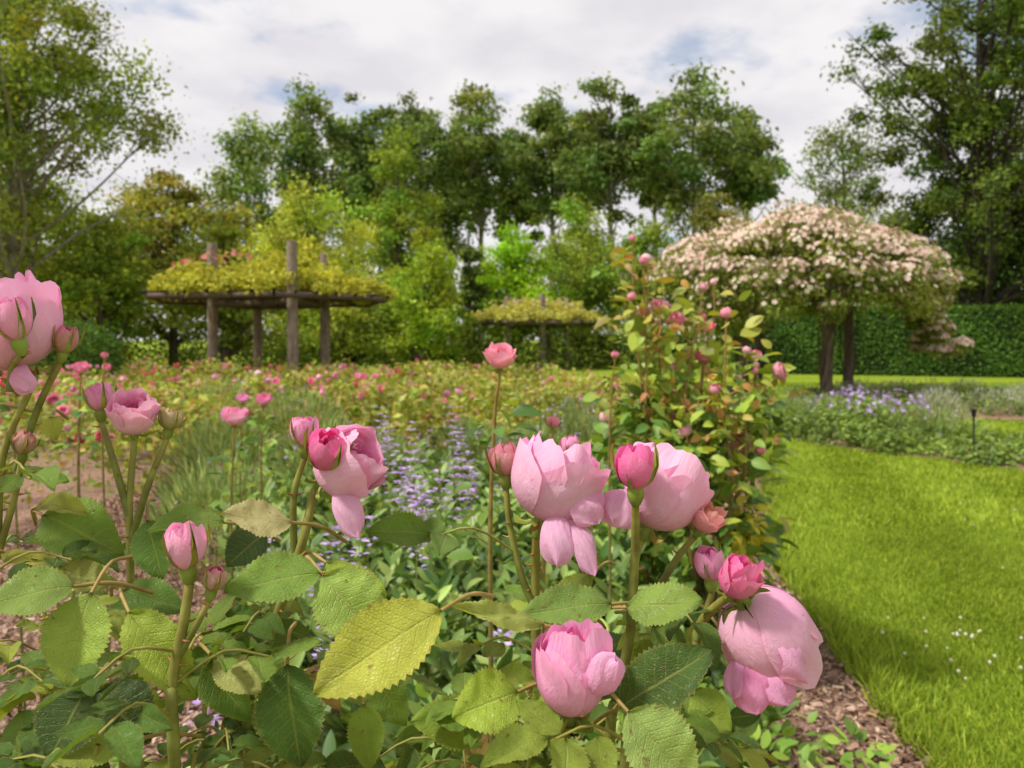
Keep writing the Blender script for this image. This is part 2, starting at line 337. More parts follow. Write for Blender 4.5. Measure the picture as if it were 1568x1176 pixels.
def blades(mb,p,hgt,tpl,cols,wide=1.):
    n=len(p); pos=np.column_stack([p,np.zeros(n)])
    stripe=np.tanh(4*np.sin((p[:,0]-ED(p[:,1]))*2*np.pi/1.3))
    ax=nrm(np.array([0,0,1])+np.stack([0*stripe,stripe*.26,0*stripe],1)+rng.normal(size=(n,3))*np.array([.42,.42,.05])); nh=randdir(n)*[1,1,.1]
    q=lownoise(p); s=hgt*(.5+.8*rng.random(n))*(1+.3*q); patch=(1+.28*q)*(1+.07*stripe)
    c=colvar(cols,n,.2)*patch[:,None]; y=(np.clip(q,0,1)*.25)[:,None]; c=c*(1-y)+np.array([.44,.43,.08])*y
    mb.inst(tpl,pos,frames(ax,nh),np.stack([s*wide,s,s],1),c)
GC=[(.26,.36,.028),(.19,.29,.022),(.35,.42,.05),(.30,.375,.035)]
mb=MB()
def lawnpts(n,x0,x1,y0,y1,pw=1.):
    p=np.stack([rng.uniform(x0,x1,n),y0+(y1-y0)*rng.random(n)**pw],1)
    p=p[(p[:,0]<.72*p[:,1]+.5)]
    return p[~(inside(bed,p)|inside(bed2,p)|inside(bed3,p))]
blades(mb,lawnpts(150000,1.2,4.4,2.0,5.5,1.3),.036,BL,GC,1.35)
blades(mb,lawnpts(90000,1.5,9,5.5,11,1.2),.040,BL1,GC,3.0)
blades(mb,lawnpts(50000,1.5,18,11,24),.055,BL1,GC,5)
k=rng.integers(0,60,12000); e=edge[k]+(edge[k+1]-edge[k])*rng.random((12000,1))+np.abs(rng.normal(size=(12000,1)))*np.array([[.09,0]])-np.array([[.04,0]])
blades(mb,e[e[:,1]>1.6],.085,BL,GC,.7)
mb.obj('lawn_grass',M_grass,smooth=False)
mb=MB()
def blobT(n=6,m=4):
    th=np.linspace(0,2*np.pi,n,endpoint=False); ph=np.linspace(0.05,np.pi-.05,m)
    G=np.stack([np.sin(ph)[:,None]*np.cos(th),np.sin(ph)[:,None]*np.sin(th),-np.cos(ph)[:,None]*np.ones(n)],-1)
    idx=np.arange(n*m).reshape(m,n); idx=np.concatenate([idx,idx[:,:1]],1)
    F=np.stack([idx[:-1,:-1],idx[:-1,1:],idx[1:,1:],idx[1:,:-1]],-1).reshape(-1,4)
    return (G.reshape(-1,3),F,np.ones((n*m,3)),np.zeros((n*m,3)))
BB=blobT(); 
def flowerT():
    V=[];F=[];C=[]
    for i in range(5):
        a=i*1.2566; d=np.array([math.cos(a),math.sin(a),0]); s=np.array([-math.sin(a),math.cos(a),0])
        b=len(V); V+=[d*.08,d*.6+s*.42+[0,0,.18],d*1.0+[0,0,.12],d*.6-s*.42+[0,0,.18]]; F.append([b,b+1,b+2,b+3]); C+=[[.95,.85,.6],[1,1,1],[1,1,1],[1,1,1]]
    return (np.array(V),np.array(F),np.array(C,float),np.zeros((len(V),3)))
FT=flowerT()
p=np.vstack([rng.normal(size=(34,2))*[.20,.16]+[2.0,3.3],rng.uniform([1.6,3],[4,7],(14,2))])
mb.inst(BB,np.column_stack([p,.035+.01*rng.random(len(p))]),frames(randdir(len(p)),randdir(len(p))),.0055+.003*rng.random(len(p)),(.75,.75,.55))
mb.obj('clover_flowers',M_flower)

# ---------------------------------------------------------------- hedges
def hedge(name,p0,p1,h,th,n,ls,cols):
    mb=MB(); p0=np.array([*p0,0.]);p1=np.array([*p1,0.]); L=np.linalg.norm(p1-p0); t=(p1-p0)/L; w=np.array([-t[1],t[0],0]); 
    a=np.linspace(0,1,60)[:,None]; prof=np.array([[-th/2,0],[-th/2,h*.5],[-th/2*.97,h-.08],[-th/2*.8,h-.03],[th/2*.8,h-.03],[th/2*.97,h-.08],[th/2,h*.5],[th/2,0]])
    G=p0+(a*L)[...,None]*t+prof[None,:,0,None]*w+prof[None,:,1,None]*np.array([0,0,1])+rng.normal(size=(60,8,3))*.02
    mb.grid(G,(.02,.035,.01))
    for e in (0,-1):
        q=G[e]; mb.grid(np.stack([q[:4],q[::-1][:4]]),(.02,.035,.01))
    u=rng.random(n)*L; side=rng.random(n); z=np.where(side<.7,rng.random(n)*h,h-.02+rng.normal(size=n)*.04); off=np.where(side<.6,-th/2,np.where(side<.7,th/2,(rng.random(n)-.5)*th))+rng.normal(size=n)*.04
    off=off*(1+.05*np.sin(u*2.1)*np.sin(z*3))
    pos=p0+u[:,None]*t+off[:,None]*w+z[:,None]*np.array([0,0,1])
    nh=nrm(np.where((side<.7)[:,None],np.sign(off)[:,None]*w,[0,0,1.])+randdir(n)*.8); ax=np.cross(nh,randdir(n))+[0,0,.4]
    tone=1+.3*np.sin(u*1.7+z*2)*np.sin(u*.6)
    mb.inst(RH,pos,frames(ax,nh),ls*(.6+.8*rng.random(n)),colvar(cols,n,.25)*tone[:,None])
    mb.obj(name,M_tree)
HG=[(.09,.18,.028),(.13,.23,.038),(.06,.13,.022)]
hedge('clipped_hedge',(9,31.5),(27,24.5),2.5,1.2,45000,.12,HG)
hedge('clipped_hedge',(2.9,38),(8.6,37),1.45,1,10000,.14,HG)
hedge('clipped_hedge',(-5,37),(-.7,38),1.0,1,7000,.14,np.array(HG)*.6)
mb=MB()
cloud(mb,(-8.7,15.2,1.0),(1.0,.9,.72),5500,.08,HG,shell=.7); cloud(mb,(-9.9,15.6,.8),(.9,.8,.8),3500,.08,HG,shell=.7)
cloud(mb,(-8.7,15.2,.4),(.9,.8,.5),2500,.08,HG,shell=.6)
mb.obj('yew_shrub',M_tree)

# ---------------------------------------------------------------- pergolas
WC=(.15,.115,.085); WD=(.10,.075,.055)
def beam(mb,a,b,r,col,k=7): tube(mb,path([a,(np.array(a)+b)/2+rng.normal(size=3)*.015,b],6),r,r*.92,col,k,wob=.05)
def pergola(name,cx,cy,R,z,posts,veg_h,cols,flowers,nleaf,ls,pr=.13,rot=.3):
    e=empty(name); mb=MB()
    for px,py,pt in posts:
        tube(mb,path([(px,py,-.05),(px+.02,py,z*.5),(px,py,pt)],10),pr,pr*.9,(.32,.26,.20),9,wob=.04)
    hexa=[np.array([cx+R*math.cos(rot+i*math.pi/3),cy+R*math.sin(rot+i*math.pi/3),z]) for i in range(6)]
    C=np.array([cx,cy,z+.12])
    for i in range(6):
        a,b=hexa[i],hexa[(i+1)%6]; beam(mb,a,b,.075,WC)
        for f in np.linspace(0,1,7)[:-1]:
            q=a*(1-f)+b*f+np.array([0,0,.09]); qo=C+(q-C)*1.05; beam(mb,qo,C+[0,0,.02],.04,WD,5)
        for rr in (.3,.55,.8):
            beam(mb,C+(a-C)*rr+[0,0,.1],C+(b-C)*rr+[0,0,.1],.035,WD,5)
    for i in range(len(posts)):
        p,q=posts[i],posts[(i+1)%len(posts)]; beam(mb,np.array([p[0],p[1],z-.12]),np.array([q[0],q[1],z-.12]),.08,WC)
    mb.obj('timber_frame',M_wood,e)
    mb=MB()
    def hexr(a):
        b=(a-rot)%(math.pi/3); return math.cos(math.pi/6)/np.cos(b-math.pi/6)
    nc=250
    for _ in range(nc):
        a=rng.random()*6.283; r=math.sqrt(rng.random())*.98; rr=r*R*hexr(a)
        x=cx+rr*math.cos(a); y=cy+rr*math.sin(a)
        hh=veg_h*(1-r*r)**.8*(.82+.3*math.sin(a*2+.8)*math.sin(r*5+a))*rng.uniform(.45,1.05)+.1*rng.random()
        s=rng.uniform(.2,.4)*R/3.2; n=nleaf//nc
        cloud(mb,(x,y,z+.14+hh*.8),(s,s,s*.5+.04),n,ls,np.array(cols)*rng.uniform(.6,1.25),shell=.2,up=.9)
    for i in range(26):
        a=rng.random()*6.283; rr=R*hexr(a)*rng.uniform(.96,1.04); cloud(mb,(cx+rr*math.cos(a),cy+rr*math.sin(a),z+.17),(.3,.3,.13),int(nleaf/nc*.6),ls,cols,shell=.2)
    for i in range(70):
        a=rng.random()*6.283; rr=R*hexr(a)*rng.uniform(.1,.9); p0=np.array([cx+rr*math.cos(a),cy+rr*math.sin(a),z+.2+veg_h*(1-(rr/R)**2)**.8*.75]); dd=np.array([rng.normal()*.15,rng.normal()*.15,rng.uniform(.2,.45)])
        pos=p0+dd*rng.random((9,1)); mb.inst(RH,pos,frames(randdir(9)+[0,0,.5],randdir(9)),ls,colvar(cols,9),0)
    for fc,nf,(a0,da,r0) in flowers:
        a2=a0+rng.normal(size=nf)*da; r2=R*(r0+rng.random(nf)*.35)
        pos=np.stack([cx+r2*np.cos(a2),cy+r2*np.sin(a2),z+.3+veg_h*(1-np.clip(r2/R,0,1)**2)**.8*.9+rng.normal(size=nf)*.06],1)
        mb.inst(FT,pos,frames(randdir(nf),randdir(nf)+[0,-.5,1]),.055+.04*rng.random(nf),fc,1)
    mb.obj('climbing_plant',[M_tree,M_flower],e)
pergola('rustic_pergola',-6.55,21,3.3,2.40,[(T(325,20),20,3.85),(T(447,18.6),18.6,3.72),(T(497,21.4),21.4,3.75),(T(394,22.4),22.4,3.2)],1.1,
        [(.46,.46,.05),(.36,.42,.05),(.54,.51,.08)],[((.75,.22,.22),30,(3.3,.35,.45)),((.75,.30,.28),16,(4.4,.6,.3))],32000,.11,pr=.14,rot=-1.25)
pergola('rustic_pergola',1.15,36,3.15,2.1,[(T(777,35),35,3.3),(T(830,34.5),34.5,3.4),(T(868,36),36,3.3),(T(838,37.5),37.5,3.)],.85,
        [(.62,.58,.18),(.48,.50,.10)],[((.75,.65,.45),60,(4.4,1,.3))],14000,.16,pr=.17,rot=.1)
e=empty('rambling_rose_pergola'); mb=MB()
PC=np.array([T(1222,16.6),16.6]); zt=2.35
posts=[(T(1137,16.9),16.9),(T(1265,15.9),15.9),(T(1298,17.6),17.6),(T(1160,18.4),18.4)]
for px,py in posts: tube(mb,path([(px,py,-.05),(px+.03,py,1.2),(px,py,3.0)],10),.12,.1,(.17,.13,.10),9,wob=.05)
for i in range(4):
    p,q=posts[i],posts[(i+1)%4]; beam(mb,np.array([p[0],p[1],zt-.05]),np.array([q[0],q[1],zt-.05]),.08,WD)
for i in range(16):
    a=i*math.pi/8; beam(mb,np.array([*PC,zt+.1]),np.array([PC[0]+2.4*math.cos(a),PC[1]+2.0*math.sin(a),zt]),.045,WD,5)
    b=(i+1)*math.pi/8; beam(mb,np.array([PC[0]+2.4*math.cos(a),PC[1]+2.0*math.sin(a),zt]),np.array([PC[0]+2.4*math.cos(b),PC[1]+2.0*math.sin(b),zt]),.06,WD,5)
for px,py in posts:
    for _ in range(5):
        a=rng.random()*6; tube(mb,path([(px+.15*math.cos(a),py+.15*math.sin(a),0),(px+.16*math.cos(a+2),py+.16*math.sin(a+2),1),(px+.2*math.cos(a+4),py+.2*math.sin(a+4),2.),(px+.9*math.cos(a),py+.9*math.sin(a),2.9)],14),.022,.01,(.12,.10,.05),5)
mb.obj('timber_frame',M_wood,e)
mb=MB(); clumps=[]
for i in range(250):
    a=rng.random()*6.283; r=math.sqrt(rng.random()); x=PC[0]+2.85*r*math.cos(a); y=PC[1]+2.1*r*math.sin(a)
    lob=1+.08*math.sin(a*3+.6)+.06*math.sin(a*5)
    z=2.35+1.48*(1-r*r)**.5*lob*rng.uniform(.8,1.02)+(.10*math.sin(x*2.3))
    clumps.append((x,y,z,rng.uniform(.28,.46)))
for i in range(130):
    a=rng.random()*6.283; r=rng.uniform(.85,1.0); clumps.append((PC[0]+2.85*r*math.cos(a),PC[1]+2.1*r*math.sin(a),rng.uniform(1.95,2.75),rng.uniform(.24,.40)))
for i in range(46):
    z=rng.uniform(1.1,2.6); clumps.append((PC[0]+2.62+rng.normal()*.10+.1*(2.5-z)*.3,PC[1]-.3+rng.normal()*.3,z,rng.uniform(.16,.26)*(1 if z>1.6 else .8)))
for i in range(30):
    clumps.append((PC[0]-1.6+rng.normal()*.5,PC[1]-.5+rng.normal()*.4,rng.uniform(1.6,2.3),.28))
for x,y,z,s in clumps:
    cloud(mb,(x,y,z),(s,s,s*.75),150,.085,np.array([(.30,.37,.07),(.20,.28,.05),(.38,.42,.11)])*rng.uniform(.65,1.15),shell=.3)
    nf=int(rng.uniform(14,74)*(1 if z>2.6 or x>PC[0]+2.3 else .3))
    d=randdir(nf); d[:,2]=abs(d[:,2])*.9+.05; pos=np.array([x,y,z])+d*np.array([s,s,s*.78])*rng.uniform(.95,1.12,(nf,1))
    pk=rng.random(nf)[:,None]**1.2; col=np.array([.88,.60,.60])*pk+np.array([.92,.86,.76])*(1-pk)
    mb.inst(FT,pos,frames(np.cross(d+randdir(nf)*.3,randdir(nf)),d+randdir(nf)*.35),.034+.026*rng.random(nf),col,1)
for i in range(80):
    a=rng.random()*6.283; r=rng.uniform(.2,.95); p0=np.array([PC[0]+2.7*r*math.cos(a),PC[1]+2.0*r*math.sin(a),2.5+1.25*(1-r*r)**.5]); dd=np.array([math.cos(a)*.3,math.sin(a)*.3,rng.uniform(.3,.6)])
    tube(mb,path([p0,p0+dd*.7,p0+dd+[0,0,-.05]],5),.008,.004,(.25,.28,.07),4)
    n=12; pos=p0+dd*rng.random((n,1)); mb.inst(RH,pos,frames(randdir(n),randdir(n)+[0,0,.5]),.07,colvar([(.3,.36,.08)],n),0)
mb.obj('rambling_rose',[M_tree,M_flower],e)

# ---------------------------------------------------------------- roses (bloom model)
def petal_sheet(R,rf,e,phi,al,th0,g,ph,curl,taper=None,ruf=.035):
    t=np.linspace(0.02,1,g)[:,None]; s=np.linspace(-1,1,g)[None,:]
    tt=t*(1-.30*abs(s)**3+.02*np.sin(s*6+ph)*t+.010*np.sin(s*17+ph*3)*t**3)
    f=phi*tt
    w=.42+.58*np.sin(np.pi/2*np.minimum(1,t*1.3))
    if taper is not None: w=(1-t**1.5)*.9+.06
    th=th0+s*al*w
    r=R*rf*(1+.05*s+.025*np.sin(s*3.1+t*4+ph)*t+ruf*np.sin(s*5.5+ph*2)*t**3+ruf*.45*np.sin(s*13+ph+t*5)*t**3+.006*np.sin(s*9+t*13+ph*5)*t+.005*np.sin(t*17-s*8+ph)*np.sin(s*6+ph))
    r=r*(1+curl*np.maximum(0,(t-.74)/.26)**2*(1-.3*abs(s)))
    if taper is None: r=r*(1-.06*np.exp(-(s/.12)**2)*np.maximum(0,t-.55)/.45)
    return np.stack([r*np.sin(f)*np.cos(th),r*np.sin(f)*np.sin(th),r*(1-np.cos(f))*e*(1+.03*np.sin(s*4+ph))],-1),t,s
def lathe(mb,Rm,o,prof,col,k=10,mat=0):
    a=np.linspace(0,2*np.pi,k,endpoint=False); prof=np.array(prof,float)
    G=np.stack([prof[:,0,None]*np.cos(a),prof[:,0,None]*np.sin(a),prof[:,1,None]*np.ones(k)],-1)
    mb.grid(np.einsum('ij,abj->abi',Rm,G)+o,col,wrap=True,mat=mat)
PALE=np.array([.91,.56,.75]); DEEP=np.array([.84,.13,.38]); LAV=np.array([.89,.46,.70])
def rose(mb,c,axis,R,e=1.,pale=PALE,deep=DEEP,g=20,kind='bloom',green=1,curl=.12,hip=True,simple=False):
    ax=nrm(axis); nh=np.array([.3,-.8,.2]); F=frames(ax,nh); Rm=np.stack([F[:,0],F[:,2],F[:,1]],-1); Rm[:,1]*=-1
    base=np.asarray(c)-ax*R*e*.85
    if simple: LY=[(1.0,1.9,1.2,3,.0),(.8,2.2,1.2,3,.3),(.5,2.5,1.6,2,.8)]
    elif kind=='bloom': LY=[(1.04,2.1,1.35,3,.0),(.98,2.35,1.45,3,.05),(.88,2.48,1.3,3,.20),(.74,2.55,1.2,4,.40),(.55,2.65,1.1,3,.65),(.36,2.7,1.2,3,.9),(.18,2.8,1.3,2,1.)]
    elif kind=='open': LY=[(1.05,1.5,1.1,4,.0),(.95,1.8,1.1,4,.2),(.80,2.1,1.0,4,.4),(.62,2.3,1.1,4,.6),(.42,2.5,1.1,3,.8),(.25,2.6,1.2,3,1.)]
    else: LY=[(1.0,2.3,1.3,3,.40),(.88,2.65,1.3,3,.7),(.66,2.9,1.3,2,1.)]
    th=rng.random()*6.28
    for li,(rf,phi,al,n,dp) in enumerate(LY):
        for i in range(n):
            th0=th+i*2*np.pi/n+rng.normal()*.15
            ee=e*(1+(1/rf-1)*(.58 if kind!='bud' else .5))
            cu=curl*(1.3-dp)+(abs(rng.normal())*.10 if li<3 else 0) if kind!='bud' else .03
            G,t,s=petal_sheet(R,rf*(1+rng.normal()*.02),ee,phi*(1+rng.normal()*.05),al,th0,g,rng.random()*6.28,cu)
            f=np.clip(dp*.72+.12*t**3-.2*(1-t)+.06*np.sin(s*5+th0),0,1)[...,None]*np.ones((g,g,1))
            C=pale*(1-f)+deep*f; C=C*(1+.05*rng.normal())
            wv=(np.clip(.5+.5*np.sin(t*3.2+s*2+th0),0,1)*.24*(1-dp))[...,None]; C=C*(1-wv)+np.array([.97,.84,.89])*wv
            y=np.clip(1-t*3.2,0,1)[...,None]; C=C*(1-y*.45)+np.array([.74,.66,.42])*y*.45
            P=np.stack([s*np.ones_like(t),t*np.ones_like(s),np.full((g,g),rng.random())],-1)
            mb.grid(np.einsum('ij,abj->abi',Rm,G)+base,C,P)
        th+=1.1
    if simple: return base
    GR=np.array([.26,.34,.055])
    for i in range(5):
        th0=i*1.2566+rng.random()*.3
        if kind=='bud': G,t,s=petal_sheet(R*1.06,1,e,1.95+rng.normal()*.25,.50,th0,9,rng.random()*6,.25,taper=1,ruf=.0)
        else:
            G,t,s=petal_sheet(R*.38,1,.6,1.5,.36,th0,9,1.,.9,taper=1,ruf=0.); G[...,2]-=1.2*R*t*t*.4
        mb.grid(np.einsum('ij,abj->abi',Rm,G)+base,GR*(1+rng.normal()*.12)+np.array([.14,-.03,0])*rng.random(),mat=green)
    if hip:
        q=.42*R if kind=='bud' else .2*R
        q=max(q,.0035); lathe(mb,Rm,base,[(q*.95,.25*q),(q*1.08,-.4*q),(q,-1.1*q),(q*.7,-1.8*q),(q*.35,-2.3*q)],GR*.95,mat=green)
        return base-ax*q*2.1
    return base
def droop(mb,b,tip,W,nh,col,deep,cup=.25):
    g=20; L=np.linalg.norm(tip-b); F=frames((tip-b),nh); t=np.linspace(0,1,g)[:,None]; s=np.linspace(-1,1,g)[None]; ph=rng.random()*6
    w=W/2*np.clip(1-abs(2*t**1.25-1)**3.2,0.0,1)**.5*(.72+.28*t)*(1+.05*np.sin(t*9+ph))+.002*(1-t)
    X=s*w+.06*W*np.sin(t*3+ph)*t; Y=t*L*(1-.08*s**2+.04*np.sin(s*6+ph)*t); Zz=-cup*W*(s**2)*(.4+t)+.16*L*np.sin(t*np.pi)+W*.06*np.sin(s*5+t*7+ph)*t+W*.015*np.sin(s*15+t*12)
    G=np.einsum('ij,abj->abi',F,np.stack([X,Y,Zz],-1))+b
    f=(.1+.28*(1-t))[...,None]*np.ones((g,g,1)); C=col*(1-f)+deep*f
    mb.grid(G,C,np.stack([s*np.ones_like(t),t+0*s,np.full((g,g),rng.random())],-1))

class Leaves:
    def __init__(s): s.d=[[] for _ in HL]
    def add(s,b,tip,W,nh,col,k=None):
        k=rng.integers(len(HL)) if k is None else k
        L=np.linalg.norm(tip-b); s.d[k].append((b,tip-b,nh,(W/.62,L,L),col))
    def flush(s,mb,mat=0):
        for k,l in enumerate(s.d):
            if not l: continue
            pos=np.array([x[0] for x in l]); ax=np.array([x[1] for x in l]); nh=np.array([x[2] for x in l]); sc=np.array([x[3] for x in l]); col=np.array([x[4] for x in l])
            mb.inst(HL[k],pos,frames(ax,nh),sc,col,mat)
LEAFC=[(.13,.24,.03),(.19,.31,.04),(.34,.41,.05),(.06,.13,.025),(.09,.18,.03)]
def spray(LV,st,b,d,L,cols=LEAFC,reds=.10):
    d=nrm(d); tip=b+d*L*1.9+np.array([0,0,-.25*L]); md=b+d*L
    tube(st,path([b,md+[0,0,.008],tip],7),.0013,.0008,(.34,.32,.07),5)
    side=nrm(np.cross(d,[0,0,1.])); base=colvar(cols,1,.12)[0]
    if rng.random()<reds: base=np.array([.40,.28,.08])
    up=nrm(np.array([rng.normal()*.35,-.35+rng.normal()*.3,1.]))
    for f,sg,sz in ((.5,1,.8),(.5,-1,.8),(.85,1,.95),(.85,-1,.95),(1,0,1.1)):
        p=b+(tip-b)*f+np.array([0,0,.008*math.sin(f*3)]); ll=L*sz*(1+rng.normal()*.1)
        dr=nrm(d*(1 if sg==0 else .45)+side*sg*.9+np.array([0,0,-.2+rng.normal()*.2]))
        LV.add(p+dr*.003,p+dr*ll,ll*.56*rng.uniform(.88,1.1),nrm(up+rng.normal(size=3)*.25),base*(1+rng.normal()*.1))
def thorns(st,P,r,n):
    T=nrm(np.gradient(P,axis=0))
    for _ in range(n):
        i=rng.integers(1,len(P)-1); d=nrm(np.cross(T[i],randdir(1)[0])); tube(st,np.array([P[i]+d*r*.7,P[i]+d*(r+.002)+T[i]*-.0003,P[i]+d*(r+.0055)-T[i]*.002]),.0012,.0002,(.45,.22,.08),5)

bush=empty('pink_rose_bush'); BLm=MB(); ST=MB(); LF=MB(); LV=Leaves()
SC1=(.19,.24,.05); SC2=(.33,.31,.07)
def cane(pts,d,r0=.0042,r1=.0024,ground=True,nspr=6,t0=.25,t1=.8,Ls=(.026,.042),first=None):
    P=[S(u,v,(d if not isinstance(d,list) else d[i])) for i,(u,v) in enumerate(pts)]
    if first is not None: P[0]=first
    if ground:
        l=P[-1]; P+= [np.array([l[0]*1.02,l[1]+.06,l[2]*.6]),np.array([l[0]*1.02,l[1]+.12,-.02])]
    Q=path(P,46 if ground else 22); 
    tube(ST,Q,r1,r0,SC2,8,col2=SC1); thorns(ST,Q,(r0+r1)/2,9 if ground else 3)
    for i in range(nspr):
        f=rng.uniform(t0,t1); p=Q[int(f*(len(Q)-1))]; a=rng.random()*6.28
        spray(LV,ST,p,np.array([math.cos(a),math.sin(a)*.8,rng.uniform(0,.5)]),rng.uniform(*Ls))
    return Q
f=rose(BLm,S(16,508,.60),(-.35,-.1,1),.0335,1.05,curl=.1)
cane([(8,590),(4,700),(-6,850),(-30,1000)],.6,first=f,nspr=4)
droop(BLm,S(25,560,.585),S(42,600,.575),.018,np.array([0,-1,.2]),PALE,DEEP)
f=rose(BLm,S(20,492,.565),(-.15,-.2,1),.0125,1.35,kind='bud'); cane([(22,528),(20,560),(14,600)],.585,ground=False,nspr=0,first=f,r0=.003)
f=rose(BLm,S(100,522,.61),(.25,0,1),.0095,1.25,kind='bud',pale=np.array([.6,.45,.22])); cane([(95,548),(60,620),(25,720)],.61,ground=False,nspr=1,first=f,r0=.003)
f=rose(BLm,S(36,680,.6),(.1,0,1),.0085,1.15,kind='bud',pale=np.array([.5,.48,.15])); cane([(34,705),(20,770),(0,840),(-20,920)],.6,first=f,nspr=3,r0=.003)
f=rose(BLm,S(205,640,.62),(.15,-.35,1),.0160,.95,kind='bloom',pale=np.array([.92,.62,.74]),curl=.1); cane([(204,670),(198,780),(200,910),(192,1060),(190,1180)],.62,first=f,nspr=6,t0=.42,t1=.75)
f=rose(BLm,S(152,610,.63),(-.1,0,1),.0105,1.2,kind='bud'); cane([(150,635),(172,700),(198,790)],.62,ground=False,nspr=0,first=f,r0=.003)
f=rose(BLm,S(261,643,.63),(.2,0,1),.0095,1.0,kind='bud',pale=np.array([.50,.50,.16]),deep=np.array([.6,.45,.2])); cane([(256,665),(228,740),(200,830)],.62,ground=False,nspr=0,first=f,r0=.003)
f=rose(BLm,S(284,840,.50),(-.05,-.15,1),.0125,1.25,kind='bud',pale=np.array([.94,.68,.82])); cane([(284,880),(280,960),(264,1050),(268,1180)],.50,first=f,nspr=5,t0=.3,t1=.6,r0=.0045,r1=.003)
f=rose(BLm,S(328,888,.5),(.25,0,1),.0075,1.1,kind='bud',pale=np.array([.50,.50,.16])); cane([(322,905),(305,950),(276,1000)],.5,ground=False,nspr=0,first=f,r0=.0028,r1=.0018)
f=rose(BLm,S(524,716,.60),(.75,-.25,.55),.0245,.96,pale=np.array([.92,.59,.76])); cane([(490,755),(466,820),(440,900),(410,985),(380,1110)],.60,first=f,nspr=5,t0=.4,t1=.65,r0=.0048,r1=.0035)
rose(BLm,S(500,692,.575),(.3,-.5,1),.0145,1.15,kind='bud',pale=np.array([.88,.22,.48]),hip=False)
droop(BLm,S(518,748,.585),S(548,822,.57),.022,np.array([.3,-1,.3]),PALE,LAV)
f=rose(BLm,S(466,662,.6),(0,0,1),.0105,1.25,kind='bud'); cane([(462,690),(450,760),(450,850)],.6,ground=False,nspr=0,first=f,r0=.003)
f=rose(BLm,S(848,745,.62),(.30,.05,.85),.0340,.97,pale=np.array([.93,.61,.78]),curl=.05); cane([(826,790),(820,880),(820,980),(830,1100)],.63,first=f,nspr=4,t0=.45,t1=.65,r0=.0048,r1=.0035)
droop(BLm,S(888,750,.60),S(918,800,.592),.036,np.array([.5,-1,.4]),PALE,LAV)
droop(BLm,S(852,785,.60),S(850,866,.578),.026,np.array([-.2,-1,.2]),PALE,LAV)
droop(BLm,S(872,795,.60),S(912,880,.58),.020,np.array([.4,-1,.1]),PALE,LAV)
f=rose(BLm,S(773,706,.63),(-.05,0,1),.0125,1.15,kind='bud',pale=np.array([.7,.45,.3])); cane([(774,742),(780,800),(798,880),(818,930)],.63,ground=False,nspr=1,first=f,r0=.0035)
f=rose(BLm,S(873,685,.68),(0,0,1),.008,1.2,kind='bud'); cane([(872,700),(865,730),(850,780)],.69,ground=False,nspr=0,first=f,r0=.002,r1=.0015)
f=rose(BLm,S(1012,762,.63),(.40,.05,.8),.0310,.98,pale=np.array([.92,.59,.76]),curl=.06); cane([(985,800),(972,860),(966,960),(948,1060),(932,1176)],.62,first=f,nspr=4,t0=.4,t1=.6,r0=.0048,r1=.0035)
f=rose(BLm,S(974,718,.585),(0,-.1,1),.0150,1.2,kind='bud',pale=np.array([.88,.24,.50])); cane([(975,765),(972,860),(966,950)],.605,ground=False,nspr=0,first=f,r0=.004,r1=.003)
droop(BLm,S(965,750,.62),S(938,798,.60),.036,np.array([-.3,-1,.3]),PALE,LAV)
droop(BLm,S(985,715,.645),S(1005,680,.65),.03,np.array([.1,-1,.4]),PALE,LAV)
f=rose(BLm,S(1082,792,.62),(.4,-.2,.8),.0130,1.1,kind='open',pale=np.array([.9,.45,.46]),deep=np.array([.78,.44,.16])); cane([(1070,815),(1040,850),(1005,905),(970,950)],.63,ground=False,nspr=1,first=f,r0=.0035)
f=rose(BLm,S(1166,962,.58),(.46,.30,-.62),.0325,1.10,pale=np.array([.91,.55,.72]),deep=np.array([.84,.24,.48]),curl=.02); cane([(1105,925),(1076,950),(1058,1005),(1010,1065),(960,1130)],.60,first=f,nspr=4,t0=.35,t1=.6,r0=.005,r1=.0035)
rose(BLm,S(1128,890,.555),(.3,-.3,.8),.0130,1.1,kind='bloom',pale=np.array([.86,.20,.44]),deep=np.array([.78,.08,.30]),hip=True)
f=rose(BLm,S(1086,866,.60),(-.1,0,1),.0115,1.15,kind='bud'); cane([(1085,895),(1080,940),(1066,980)],.6,ground=False,nspr=0,first=f,r0=.003)
droop(BLm,S(1145,1020,.56),S(1160,1094,.55),.034,np.array([-.2,-1,.2]),LAV,DEEP)
droop(BLm,S(1185,1020,.56),S(1212,1078,.55),.032,np.array([.4,-1,.1]),LAV,LAV)
droop(BLm,S(1150,1005,.57),S(1122,1068,.555),.026,np.array([-.4,-1,.1]),LAV,LAV)
droop(BLm,S(1200,965,.555),S(1232,1045,.55),.030,np.array([.8,-1,.1]),PALE,LAV)
f=rose(BLm,S(876,1036,.50),(.05,.02,1),.0232,1.22,pale=np.array([.91,.46,.70]),deep=np.array([.82,.22,.48]),curl=.08); cane([(852,1105),(836,1150),(826,1230)],.51,first=f,nspr=4,t0=.15,t1=.6,r0=.006,r1=.0045)
droop(BLm,S(898,1066,.485),S(946,1012,.475),.026,np.array([.3,-1,.1]),np.array([.92,.55,.76]),LAV)
for u,v,d in [(60,900,.75),(130,840,.85),(330,930,.8),(420,900,.9),(370,1040,.62),(470,1090,.72),(150,1140,.5),(300,1150,.55),(780,1090,.75),(900,1000,.85),(1010,1040,.7),(1080,1090,.72),(700,1130,.62),(980,1150,.5),(860,1170,.6)]:
    cane([(u,v),(u+rng.normal()*20,v+90),(u+rng.normal()*30,v+200)],d,nspr=6,t0=.0,t1=.45,r1=.0016,r0=.0038,Ls=(.023,.040))
